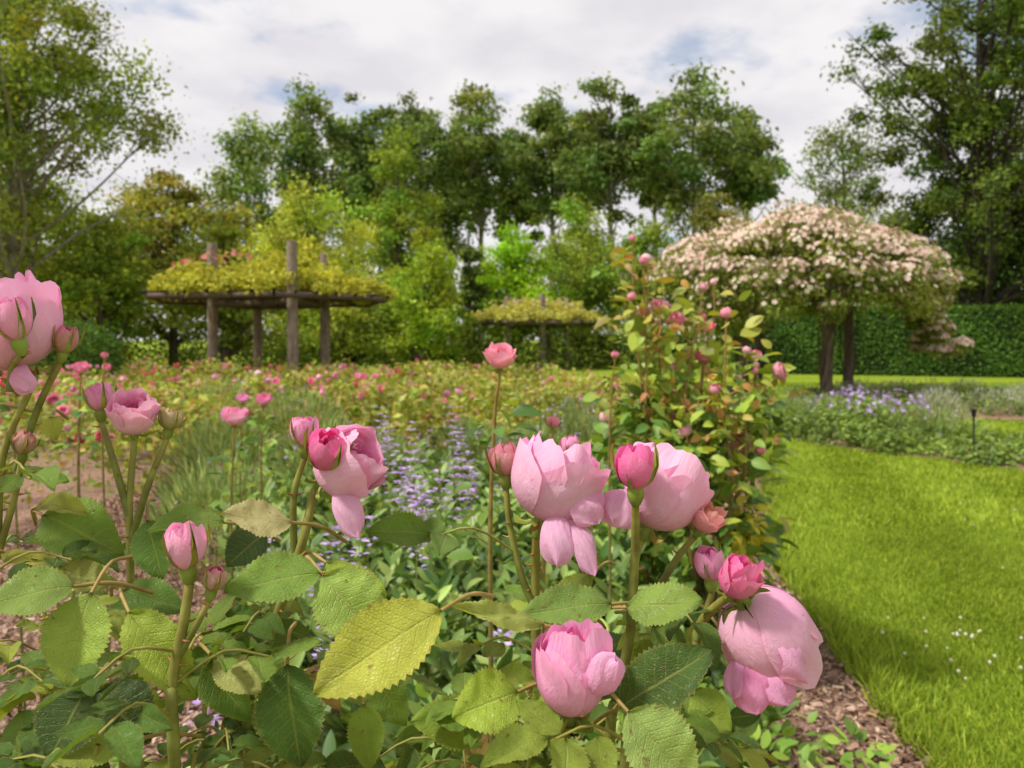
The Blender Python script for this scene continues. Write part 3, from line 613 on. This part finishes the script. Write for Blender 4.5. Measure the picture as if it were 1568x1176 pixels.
H=[((675,935),(472,1058),115,.45,(.54,.57,.08),0,.75),((140,908),(92,1052),108,.5,(.34,.47,.08),0,.8),((112,898),(-25,918),62,.5,(.26,.38,.08),0,.5),((68,790),(172,832),72,.62,(.22,.36,.06),1,.6),
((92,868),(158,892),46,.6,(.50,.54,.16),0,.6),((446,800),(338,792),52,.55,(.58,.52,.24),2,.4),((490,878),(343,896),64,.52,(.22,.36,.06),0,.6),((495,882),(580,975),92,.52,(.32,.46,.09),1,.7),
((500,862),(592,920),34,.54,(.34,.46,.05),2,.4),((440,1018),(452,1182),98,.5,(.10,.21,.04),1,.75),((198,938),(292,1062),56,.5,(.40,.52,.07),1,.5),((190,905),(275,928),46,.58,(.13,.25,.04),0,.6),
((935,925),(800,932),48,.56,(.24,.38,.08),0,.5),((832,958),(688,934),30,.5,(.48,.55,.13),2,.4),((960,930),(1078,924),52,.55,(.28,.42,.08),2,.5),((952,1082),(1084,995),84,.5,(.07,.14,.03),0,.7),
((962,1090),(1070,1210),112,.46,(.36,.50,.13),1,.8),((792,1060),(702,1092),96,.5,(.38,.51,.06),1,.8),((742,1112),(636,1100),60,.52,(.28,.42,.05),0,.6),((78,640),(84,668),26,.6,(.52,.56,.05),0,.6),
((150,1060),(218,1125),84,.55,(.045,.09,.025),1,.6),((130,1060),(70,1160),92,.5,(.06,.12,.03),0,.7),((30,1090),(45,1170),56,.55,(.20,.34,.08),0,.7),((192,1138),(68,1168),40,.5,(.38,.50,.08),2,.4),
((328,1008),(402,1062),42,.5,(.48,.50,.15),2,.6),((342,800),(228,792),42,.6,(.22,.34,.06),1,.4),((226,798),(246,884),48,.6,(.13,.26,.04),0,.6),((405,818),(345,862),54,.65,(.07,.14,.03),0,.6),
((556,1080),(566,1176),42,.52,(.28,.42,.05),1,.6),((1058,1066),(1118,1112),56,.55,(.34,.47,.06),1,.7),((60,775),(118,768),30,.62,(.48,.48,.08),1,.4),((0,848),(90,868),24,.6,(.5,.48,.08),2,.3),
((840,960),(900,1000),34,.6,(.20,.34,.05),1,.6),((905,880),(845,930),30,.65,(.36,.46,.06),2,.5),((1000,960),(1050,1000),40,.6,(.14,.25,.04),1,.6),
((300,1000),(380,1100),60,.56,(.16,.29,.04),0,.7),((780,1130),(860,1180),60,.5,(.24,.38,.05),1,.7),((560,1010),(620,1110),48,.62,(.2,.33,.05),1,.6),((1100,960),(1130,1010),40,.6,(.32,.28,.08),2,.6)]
for b,t,w,d,c,k,fc in H:
    B=S(*b,d+.012); Tp=S(*t,d-.01)
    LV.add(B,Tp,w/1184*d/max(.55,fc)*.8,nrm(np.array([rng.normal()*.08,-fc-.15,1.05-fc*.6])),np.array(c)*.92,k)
    tube(ST,path([B,B+nrm(B-Tp)*.02+np.array([0,.01,-.004]),B+nrm(B-Tp)*.035+np.array([0,.03,-.02])],8),.0012,.0015,(.42,.30,.09),6)
LV.flush(LF)
BLm.obj('blooms_and_buds',[M_petal,M_stem],bush); ST.obj('canes',M_stem,bush); LF.obj('leaves',M_hero,bush)

# ---------------------------------------------------------------- mid-distance rose templates
def rose_tpl(kind,g=6,simple=False):
    m=MB(); rose(m,np.array([0,0,0.]),(0,0,1),1.,.95,pale=np.array([1.,1.,1.]),deep=np.array([.85,.5,.6]),g=g,kind=kind,hip=False,simple=simple)
    V=np.concatenate(m.V);F=np.concatenate(m.F);C=np.concatenate(m.C);P=np.concatenate(m.P);M=np.concatenate(m.M)
    F=F[M==0]; return (V,F,C,P)
RT=[rose_tpl('open'),rose_tpl('bloom'),rose_tpl('bud')]
RS=[rose_tpl('open',4,True),rose_tpl('open',4,True),rose_tpl('bud',4,True)]
def flowers(mb,pos,size,cols,mat=1,kinds=(0,1,2),T_=None):
    n=len(pos); kk=rng.choice(kinds,n); T_=T_ or RT
    for k in set(kinds):
        i=kk==k
        if i.sum()==0: continue
        q=i.sum(); ax=nrm(rng.normal(size=(q,3))*.5+[0,-.35,1]); F=frames(ax,np.array([.3,-.8,.2])); R=np.stack([F[:,:,0],-F[:,:,2],F[:,:,1]],-1)
        mb.inst(T_[k],pos[i],R,size*(.6+.6*rng.random(q))*(.55 if k==2 else 1),colvar(cols,q,.1),mat)
PK=[(.90,.48,.60),(.88,.32,.50),(.92,.62,.68)]; RD=[(.74,.14,.14),(.84,.34,.26),(.84,.22,.38)]; CO=[(.90,.45,.34),(.92,.56,.46)]
def shrubrose(name,canes,leafcols,fl,fs,leafn,ls,redtop=True):
    e=empty(name); st=MB(); lf=MB(); fp=[]
    for P in canes:
        Q=path(P,30); tube(st,Q,.009,.003,(.18,.18,.06),7,col2=(.42,.24,.09)); fp.append(Q[-1])
        n=leafn; i=rng.integers(2,30,n); base=Q[i]; d=randdir(n)*[1,1,.5]; pos=base+d*(.03+.12*rng.random((n,1)))
        nh=nrm(randdir(n)*.7+[0,-.2,.9]); ax=d+[0,0,.1]+randdir(n)*.4
        c=colvar(leafcols,n,.25); 
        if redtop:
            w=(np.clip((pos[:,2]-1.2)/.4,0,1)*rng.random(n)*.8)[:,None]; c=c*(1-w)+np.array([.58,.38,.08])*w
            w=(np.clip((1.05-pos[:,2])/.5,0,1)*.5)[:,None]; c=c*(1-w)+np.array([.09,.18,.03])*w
        k=rng.random(n)<.5
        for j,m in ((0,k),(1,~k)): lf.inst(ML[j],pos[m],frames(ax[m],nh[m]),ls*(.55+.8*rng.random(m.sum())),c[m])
        for _ in range(4):
            j=rng.integers(12,28); q=Q[j]; ee=q+randdir(1)[0]*[.12,.12,.06]+[0,0,.1]; tube(st,path([q,(q+ee)/2+[0,0,-.01],ee],6),.003,.002,(.44,.26,.08),5)
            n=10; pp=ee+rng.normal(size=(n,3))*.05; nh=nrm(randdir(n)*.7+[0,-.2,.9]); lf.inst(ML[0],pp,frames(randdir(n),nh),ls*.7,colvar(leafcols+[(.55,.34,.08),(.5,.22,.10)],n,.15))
            if rng.random()<.35: fp.append(ee+[0,0,.02])
    flowers(lf,np.array(fp+[np.array(x) for x in fl[1]]),fs,fl[0],1,kinds=(0,2,2))
    for q in fl[1]: tube(st,path([np.array(q),np.array(q)+[.01,.02,-.12],np.array(q)+[.0,.05,-.3]],6),.003,.004,(.40,.28,.08),5)
    st.obj('canes',M_stem,e); lf.obj('leaves_and_flowers',[M_leaf,M_flower],e)
d=3.1
g0=S(1060,960,3.2); g0[2]=0
cn=[]
for pts in [[(1000,700),(990,560),(985,400)],[(1010,690),(985,600),(968,455)],[(1050,720),(1050,600),(1078,440)],[(1060,740),(1070,640),(1085,500)],[(1120,760),(1110,650),(1112,480)],[(1130,760),(1140,660),(1158,560)],[(1040,760),(1000,700),(950,610)],[(1080,800),(1130,740),(1165,690)],[(1060,800),(1060,720),(1050,660)],[(1020,790),(960,720),(925,640)],[(1110,850),(1140,800),(1160,710)],[(1040,800),(1030,650),(1030,560)],[(1020,700),(1010,560),(1010,470)]]:
    dd=d+rng.normal()*.15; P=[g0+rng.normal(size=3)*[.12,.1,0]]+[S(u,v,dd) for u,v in pts]; cn.append(P)
shrubrose('climbing_rose',cn,[(.20,.32,.05),(.31,.43,.06),(.42,.46,.07)],([(.92,.52,.60),(.93,.62,.66),(.90,.38,.48)],[S(990,397,3.1),S(1092,432,3.1),S(1076,486,3.05),S(1080,545,3.1),S(1130,580,3.1),S(1158,545,3.1),S(1128,676,3.0),S(968,365,3.2)]),.034,78,.066)
mb=MB()
for i in range(24):
    c=S(rng.uniform(960,1150),rng.uniform(640,860),3.2+rng.normal()*.2); cloud(mb,c,(.16,.16,.14),36,.07,np.array([(.16,.27,.045),(.21,.34,.055),(.08,.17,.035)]+([(.55,.50,.05)] if i%5==0 else []))*rng.uniform(.55,1.15),tpl=ML[0],up=1.)
for i in range(6):
    c=S(rng.uniform(1120,1165),rng.uniform(770,860),3.0); cloud(mb,c,(.07,.07,.09),16,.05,[(.70,.60,.05),(.55,.52,.05)],tpl=ML[0],up=1.)
mb.obj('rose_shrub_foliage',M_leaf)
mb=MB(); st=MB(); e=empty('rose_stems')
for (u,v,d,r,col) in [(766,546,1.15,.021,(.92,.52,.58)),(847,648,1.2,.010,(.85,.36,.48)),(360,637,1.9,.026,(.90,.55,.70)),(942,544,2.3,.012,(.85,.4,.5)),(124,563,2.0,.018,(.85,.35,.5)),(25,585,2.6,.04,(.75,.07,.08)),(404,612,3,.026,(.85,.35,.55)),(160,545,2.6,.012,(.85,.35,.5)),(372,610,2.6,.018,(.85,.45,.7))]:
    c=S(u,v,d); rose(mb,c,(.05,-.2,1),r,1.0,pale=np.array(col),deep=np.array(col)*[.95,.5,.6],g=10,kind='bud' if r<.015 else 'open')
    P=path([c-[0,0,r],c+[-.01,.01,-.12],c+[-.015,.02,-.4],c*[1,1,0]+[0,.05,0]],24); tube(st,P,.0022,.005,(.42,.26,.08),6,col2=(.17,.20,.06))
    n=26; i=rng.integers(5,16,n); dd=randdir(n)*[1,1,.3]; nh=nrm(randdir(n)*.5+[0,-.2,.9]); mb.inst(ML[0],P[i]+dd*.03,frames(dd,nh),.036*(.7+.6*rng.random(n)),colvar(LEAFC,n),2)
mb.obj('flowers',[M_petal,M_stem,M_leaf],e); st.obj('stems',M_stem,e)

# ---------------------------------------------------------------- sage / salvia bed
mb=MB(); sp=MB()
SG=[(.28,.41,.10),(.20,.33,.07),(.38,.48,.13),(.09,.19,.04)]
pts=[]
while len(pts)<230:
    y=1.35+rng.random()**1.25*5.0; x=rng.uniform(-.33*y-.05,1.5)
    if x>ED(y)-.62: continue
    pts.append((x,y))
for x,y in pts:
    h=rng.uniform(.30,.60)
    if x>ED(y)-.85: h*=.55
    tone=rng.uniform(.7,1.2)
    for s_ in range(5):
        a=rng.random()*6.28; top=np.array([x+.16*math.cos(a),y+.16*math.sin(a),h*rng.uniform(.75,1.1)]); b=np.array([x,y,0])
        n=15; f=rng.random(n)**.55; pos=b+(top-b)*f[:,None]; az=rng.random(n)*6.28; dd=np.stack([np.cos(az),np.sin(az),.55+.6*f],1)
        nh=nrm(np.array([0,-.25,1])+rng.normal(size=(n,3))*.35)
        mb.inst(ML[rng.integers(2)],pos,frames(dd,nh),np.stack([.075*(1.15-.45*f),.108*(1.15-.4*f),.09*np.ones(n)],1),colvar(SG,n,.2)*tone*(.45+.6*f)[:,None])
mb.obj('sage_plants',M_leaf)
def spike(mb,b,h,cols,n=26,rad=.016,sz=.010):
    tip=b+[rng.normal()*.04,rng.normal()*.04,h]
    tube(mb,np.array([b,b*.5+tip*.5+[.005,0,0],tip]),.002,.0012,(.26,.32,.09),4,mat=0)
    f=.35+.65*rng.random(n); f=np.round(f*9)/9; a=rng.random(n)*6.28; pos=b+(tip-b)*f[:,None]+np.stack([np.cos(a),np.sin(a),0*a],1)*(rad*(1.25-f))[:,None]
    mb.inst(OV,pos,frames(np.stack([np.cos(a),np.sin(a),.3+0*a],1),np.array([0,0,1.])),sz*1.5*rng.uniform(.7,1.3,n),colvar(cols,n,.15),1)
LVC=[(.62,.42,.80),(.74,.58,.86),(.50,.31,.70)]
for u,v,d in [(655,735,2.6),(672,752,2.5),(632,742,2.7),(690,745,2.8),(608,665,3.2),(600,690,3.1),(645,775,2.4),(668,785,2.3),(495,990,1.7),(500,960,1.75),(515,860,2.0),(690,660,3.4),(720,690,3.2),(735,745,2.8),(655,690,3.1),(545,890,1.9),(640,830,2.3),(325,1050,1.7),(630,720,2.8),(705,700,3.0),(680,800,2.3),(1150,1000,2.6),(760,1010,2.0),(590,660,3.4),(722,735,2.9),(1165,850,3.0),(618,745,2.7),(700,770,2.6),(575,735,2.8),(600,770,2.6),(480,870,2.2),(560,800,2.5),(420,880,2.2)]:
    c=S(u+rng.normal()*6,v-12,d); spike(sp,c-[0,0,.20],.27,LVC,42,.024,.014)
for i in range(50):
    y=rng.uniform(3.2,7.5); x=rng.uniform(-.22*y,.5+.08*y); spike(sp,np.array([x,y,.36]),rng.uniform(.2,.36),LVC,20,.024,.016)
sp.obj('salvia_flower_spikes',[M_leaf,M_flower])
mb=MB()
def finemound(mb,c,rad,n,ls,cols,flc=None,nf=0):
    d=randdir(n); d[:,2]=abs(d[:,2]); pos=np.array(c)+d*np.array(rad)*(.5+.5*rng.random((n,1)))
    mb.inst(RH,pos,frames(d+randdir(n)*.35+[0,0,.9],randdir(n)),np.stack([ls*.28*np.ones(n),ls*(.7+.7*rng.random(n)),ls*np.ones(n)],1),colvar(cols,n,.2),0)
    if nf:
        d=randdir(nf); d[:,2]=abs(d[:,2])+.2; pos=np.array(c)+nrm(d)*np.array(rad)*(1+.12*rng.random((nf,1))); mb.inst(RH,pos,frames(randdir(nf)+[0,0,1],randdir(nf)),ls*.4,colvar(flc,nf,.2),1)
GG=[(.32,.42,.15),(.41,.49,.18),(.22,.33,.10)]
for x,y,r,h in [(-1.75,4.6,.45,.55),(-1.3,5.0,.4,.6),(-2.4,6.4,.5,.65),(-1.6,6.6,.5,.62),(-3.6,9.5,.7,.8),(-2.6,9.2,.7,.7),(-1.1,6.2,.4,.55),(.6,8,.6,.55),(1.3,8.4,.6,.55),(.9,9.5,.6,.6),(1.6,7.2,.45,.4),(2.1,7.8,.35,.35),(.2,7,.45,.5),(-.4,7.4,.45,.5)]:
    finemound(mb,(x,y,.05),(r,r,h),2000,.09,np.array(GG)*rng.uniform(.7,1.1),LVC,70 if x>.3 else 16)
mb.obj('lavender_mounds',[M_leaf,M_flower])

# ---------------------------------------------------------------- rose borders
mb=MB(); 
YG=[(.36,.44,.06),(.24,.36,.05),(.46,.48,.08),(.44,.32,.08)]
def sh(x,y,h,r,nl,ls,cols,nf,fs,fcols,tpl=RH,T_=None):
    tone=rng.uniform(.62,1.15)
    for _ in range(4):
        cx,cy=x+rng.normal()*r*.4,y+rng.normal()*r*.4
        cloud(mb,(cx,cy,h*.62+rng.normal()*.04),(r*.7,r*.7,h*.42),nl//4,ls,np.array(cols)*tone,tpl=tpl,up=.8,shell=.3)
    if nf:
        d=randdir(nf)*[1,1,.6]; d[:,2]=abs(d[:,2])+.1; flowers(mb,np.array([x,y,h*.66])+d*[r,r,h*.55],fs,fcols,1,T_=T_)
n=0
while n<330:
    y=rng.uniform(7.5,21); x=rng.uniform(-.62*y,3.2)
    if x>ED(y)-.5 : continue
    if y<10 and x>-3 and rng.random()<.7: continue
    n+=1; side=x/y
    fc=PK if rng.random()<.75 else (RD if side<-.1 else CO+RD)
    h=rng.uniform(.40,.88)
    if side>.0: h*=.75
    nf=rng.integers(0,5)+(6 if (side<-.12 and y>11 and rng.random()<.45) else 0)
    sh(x,y,h,rng.uniform(.3,.5),210,.085+.02*y/20,YG,nf,.044,fc,T_=RS)
for x,y,h in [(-3.3,4.9,1.05),(-3.6,5.6,.95),(-2.9,5.8,.8),(-4.4,6.4,1.0),(-3.9,7.2,.9),(-5.3,7.6,1.1),(-4.8,8.8,1.),(-6,9.4,1.),(-3.9,5.2,1.15)]:
    sh(x,y,h,.42,330,.06,[(.27,.37,.05),(.19,.30,.045),(.44,.32,.09),(.36,.43,.06)],rng.integers(6,12),.034,PK+RD[2:],tpl=OV)
mb.obj('rose_border',[M_leaf,M_flower])
mb=MB()
for x,y in [(.62,1.9),(.70,2.15),(.5,2.2),(.78,2.45),(.6,2.6),(.80,3.0),(.7,3.3),(.9,3.7),(.9,4.2),(1.02,4.6),(1.2,5.2),(1.05,2.35),(.5,1.75),(1.12,3.4),(-1.2,2.2),(-1.5,2.9),(-.9,1.8)]:
    n=100; R0=.18 if x<ED(y)-.4 else .09; 
    if x<0: R0=.11
    a=rng.random(n)*6.28; r=R0*np.sqrt(rng.random(n)); pos=np.stack([x+r*np.cos(a),y+r*np.sin(a),.04+R0*1.2*rng.random(n)*(1-r/.3)],1)
    if R0<.12: pos=pos[:35]; a=a[:35]; n=35
    dd=np.stack([np.cos(a),np.sin(a),.3+0*a],1)+randdir(n)*.6; nh=nrm(np.array([0,-.15,1])+rng.normal(size=(n,3))*.4)
    mb.inst(ML[1],pos,frames(dd,nh),np.stack([.045+0*a,.045+.025*rng.random(n),.05+0*a],1),colvar([(.20,.35,.05),(.31,.44,.06),(.15,.27,.04)],n,.15))
mb.obj('cranesbill_plants',M_leaf)
mb=MB()
GBd=[(.22,.34,.06),(.30,.40,.07),(.16,.26,.05)]
PU=[(.56,.44,.84),(.64,.52,.88),(.48,.36,.78)]
k=0
while k<150:
    x=rng.uniform(3.4,10.2); y=rng.uniform(6.4,14)
    if not inside(bed2,np.array([[x,y]]))[0]: continue
    k+=1; h=rng.uniform(.12,.26) if x>4.9 else rng.uniform(.2,.40)
    cloud(mb,(x,y,h*.45),(.26,.24,h*.6),200,.06,np.array(GBd)*rng.uniform(.6,1.15),up=.9,shell=.4)
    if 4.2<x<6 and y>9.8: finemound(mb,(x,y,.05),(.3,.3,.4),140,.09,GG,PU,3)
for x,y in [(4.4,10.4),(4.8,10.7),(5.1,10.2),(4.6,9.9),(5.0,11.2)]:
    cloud(mb,(x,y,.28),(.38,.34,.30),460,.065,GBd,up=.9); d=randdir(48); d[:,2]=abs(d[:,2]); pos=np.array([x,y,.36])+d*[.4,.36,.33]; mb.inst(FT,pos,frames(randdir(48),d),.028,colvar(PU,48,.1),1)
k=0
while k<130:
    x=rng.uniform(5.4,16); y=rng.uniform(12.5,18.2)
    if not inside(bed3,np.array([[x,y]]))[0]: continue
    k+=1; q=rng.random()
    if q<.3: finemound(mb,(x,y,.0),(.42,.4,.42),330,.10,[(.46,.50,.34),(.38,.44,.26)],[(.62,.54,.74)],20)
    else: cloud(mb,(x,y,.10),(.4,.35,.24),260,.075,np.array(GBd)*rng.uniform(.7,1.2),up=.9,shell=.4)
for x,y in [(3.3,11.4),(3.6,12.3),(3.9,10.9),(3.1,10.6),(3.9,13)]:
    cloud(mb,(x,y,.2),(.4,.35,.28),400,.07,GBd,up=.9)
mb.obj('perennial_border_plants',[M_leaf,M_flower])
mb=MB(); c=S(1491,640,8.6); cx,cy=c[0],c[1]
tube(mb,np.array([[cx,cy,0],[cx,cy,.25],[cx,cy,.5]]),.010,.010,(.03,.03,.03),8)
lathe(mb,np.eye(3),np.array([cx,cy,.5]),[(.0,-.01),(.02,-.01),(.024,.02),(.024,.06),(.038,.065),(.034,.075),(.0,.085)],(.03,.03,.03),12)
mb.obj('garden_stake_light',M_chip)

# ---------------------------------------------------------------- world, sun, camera
w=bpy.data.worlds.new("World"); bpy.context.scene.world=w; w.use_nodes=True; nt=w.node_tree; nt.nodes.clear(); L=nt.links
sky=N(nt,'ShaderNodeTexSky',sky_type='NISHITA'); sky.sun_disc=False; sky.sun_elevation=math.radians(54); sky.sun_rotation=math.radians(250)
b1=N(nt,'ShaderNodeBackground'); b1.inputs[1].default_value=.15; L.new(sky.outputs[0],b1.inputs[0])
tc=N(nt,'ShaderNodeTexCoord'); sx=N(nt,'ShaderNodeSeparateXYZ'); L.new(tc.outputs['Generated'],sx.inputs[0])
dn=math_(nt,'ADD',math_(nt,'MAXIMUM',sx.outputs[2],0.0),.22)
cb=N(nt,'ShaderNodeCombineXYZ'); L.new(math_(nt,'DIVIDE',sx.outputs[0],dn),cb.inputs[0]); L.new(math_(nt,'DIVIDE',sx.outputs[1],dn),cb.inputs[1])
n1=N(nt,'ShaderNodeTexNoise'); n1.inputs['Scale'].default_value=1.15; n1.inputs['Detail'].default_value=6; n1.inputs['Roughness'].default_value=.55; L.new(cb.outputs[0],n1.inputs['Vector'])
mr=N(nt,'ShaderNodeMapRange',interpolation_type='SMOOTHSTEP'); mr.inputs[1].default_value=.37; mr.inputs[2].default_value=.45; mr.inputs[3].default_value=.3; L.new(n1.outputs[0],mr.inputs[0])
n2=N(nt,'ShaderNodeTexNoise'); n2.inputs['Scale'].default_value=2.6; n2.inputs['Detail'].default_value=6; L.new(cb.outputs[0],n2.inputs['Vector'])
m2=N(nt,'ShaderNodeMapRange'); m2.inputs[1].default_value=.38; m2.inputs[2].default_value=.58; L.new(n2.outputs[0],m2.inputs[0])
cc=mixc(nt,m2.outputs[0],(.73,.71,.75),(.88,.855,.865))
b2=N(nt,'ShaderNodeBackground'); b2.inputs[1].default_value=1.06; L.new(cc,b2.inputs[0])
mx=N(nt,'ShaderNodeMixShader'); L.new(mr.outputs[0],mx.inputs[0]); L.new(b1.outputs[0],mx.inputs[1]); L.new(b2.outputs[0],mx.inputs[2])
o=N(nt,'ShaderNodeOutputWorld'); L.new(mx.outputs[0],o.inputs[0])
sl=bpy.data.lights.new('sun','SUN'); sl.energy=4.2; sl.angle=math.radians(7); sl.color=(1,.96,.89)
so=bpy.data.objects.new('sun',sl); so.rotation_euler=(math.radians(36),0,math.radians(-70)); bpy.context.scene.collection.objects.link(so)
cam=bpy.data.cameras.new('camera'); co=bpy.data.objects.new('camera',cam); bpy.context.scene.collection.objects.link(co)
co.location=(0,0,EYE); co.rotation_euler=(math.radians(90),0,0)
cam.sensor_width=36; cam.lens=1184/1568*36; cam.shift_y=-68/1568; cam.clip_start=.02; cam.clip_end=2000
cam.dof.use_dof=True; cam.dof.focus_distance=.6; cam.dof.aperture_fstop=11
sc=bpy.context.scene; sc.camera=co
sc.view_settings.view_transform='Standard'; sc.view_settings.look='None'; sc.view_settings.exposure=0
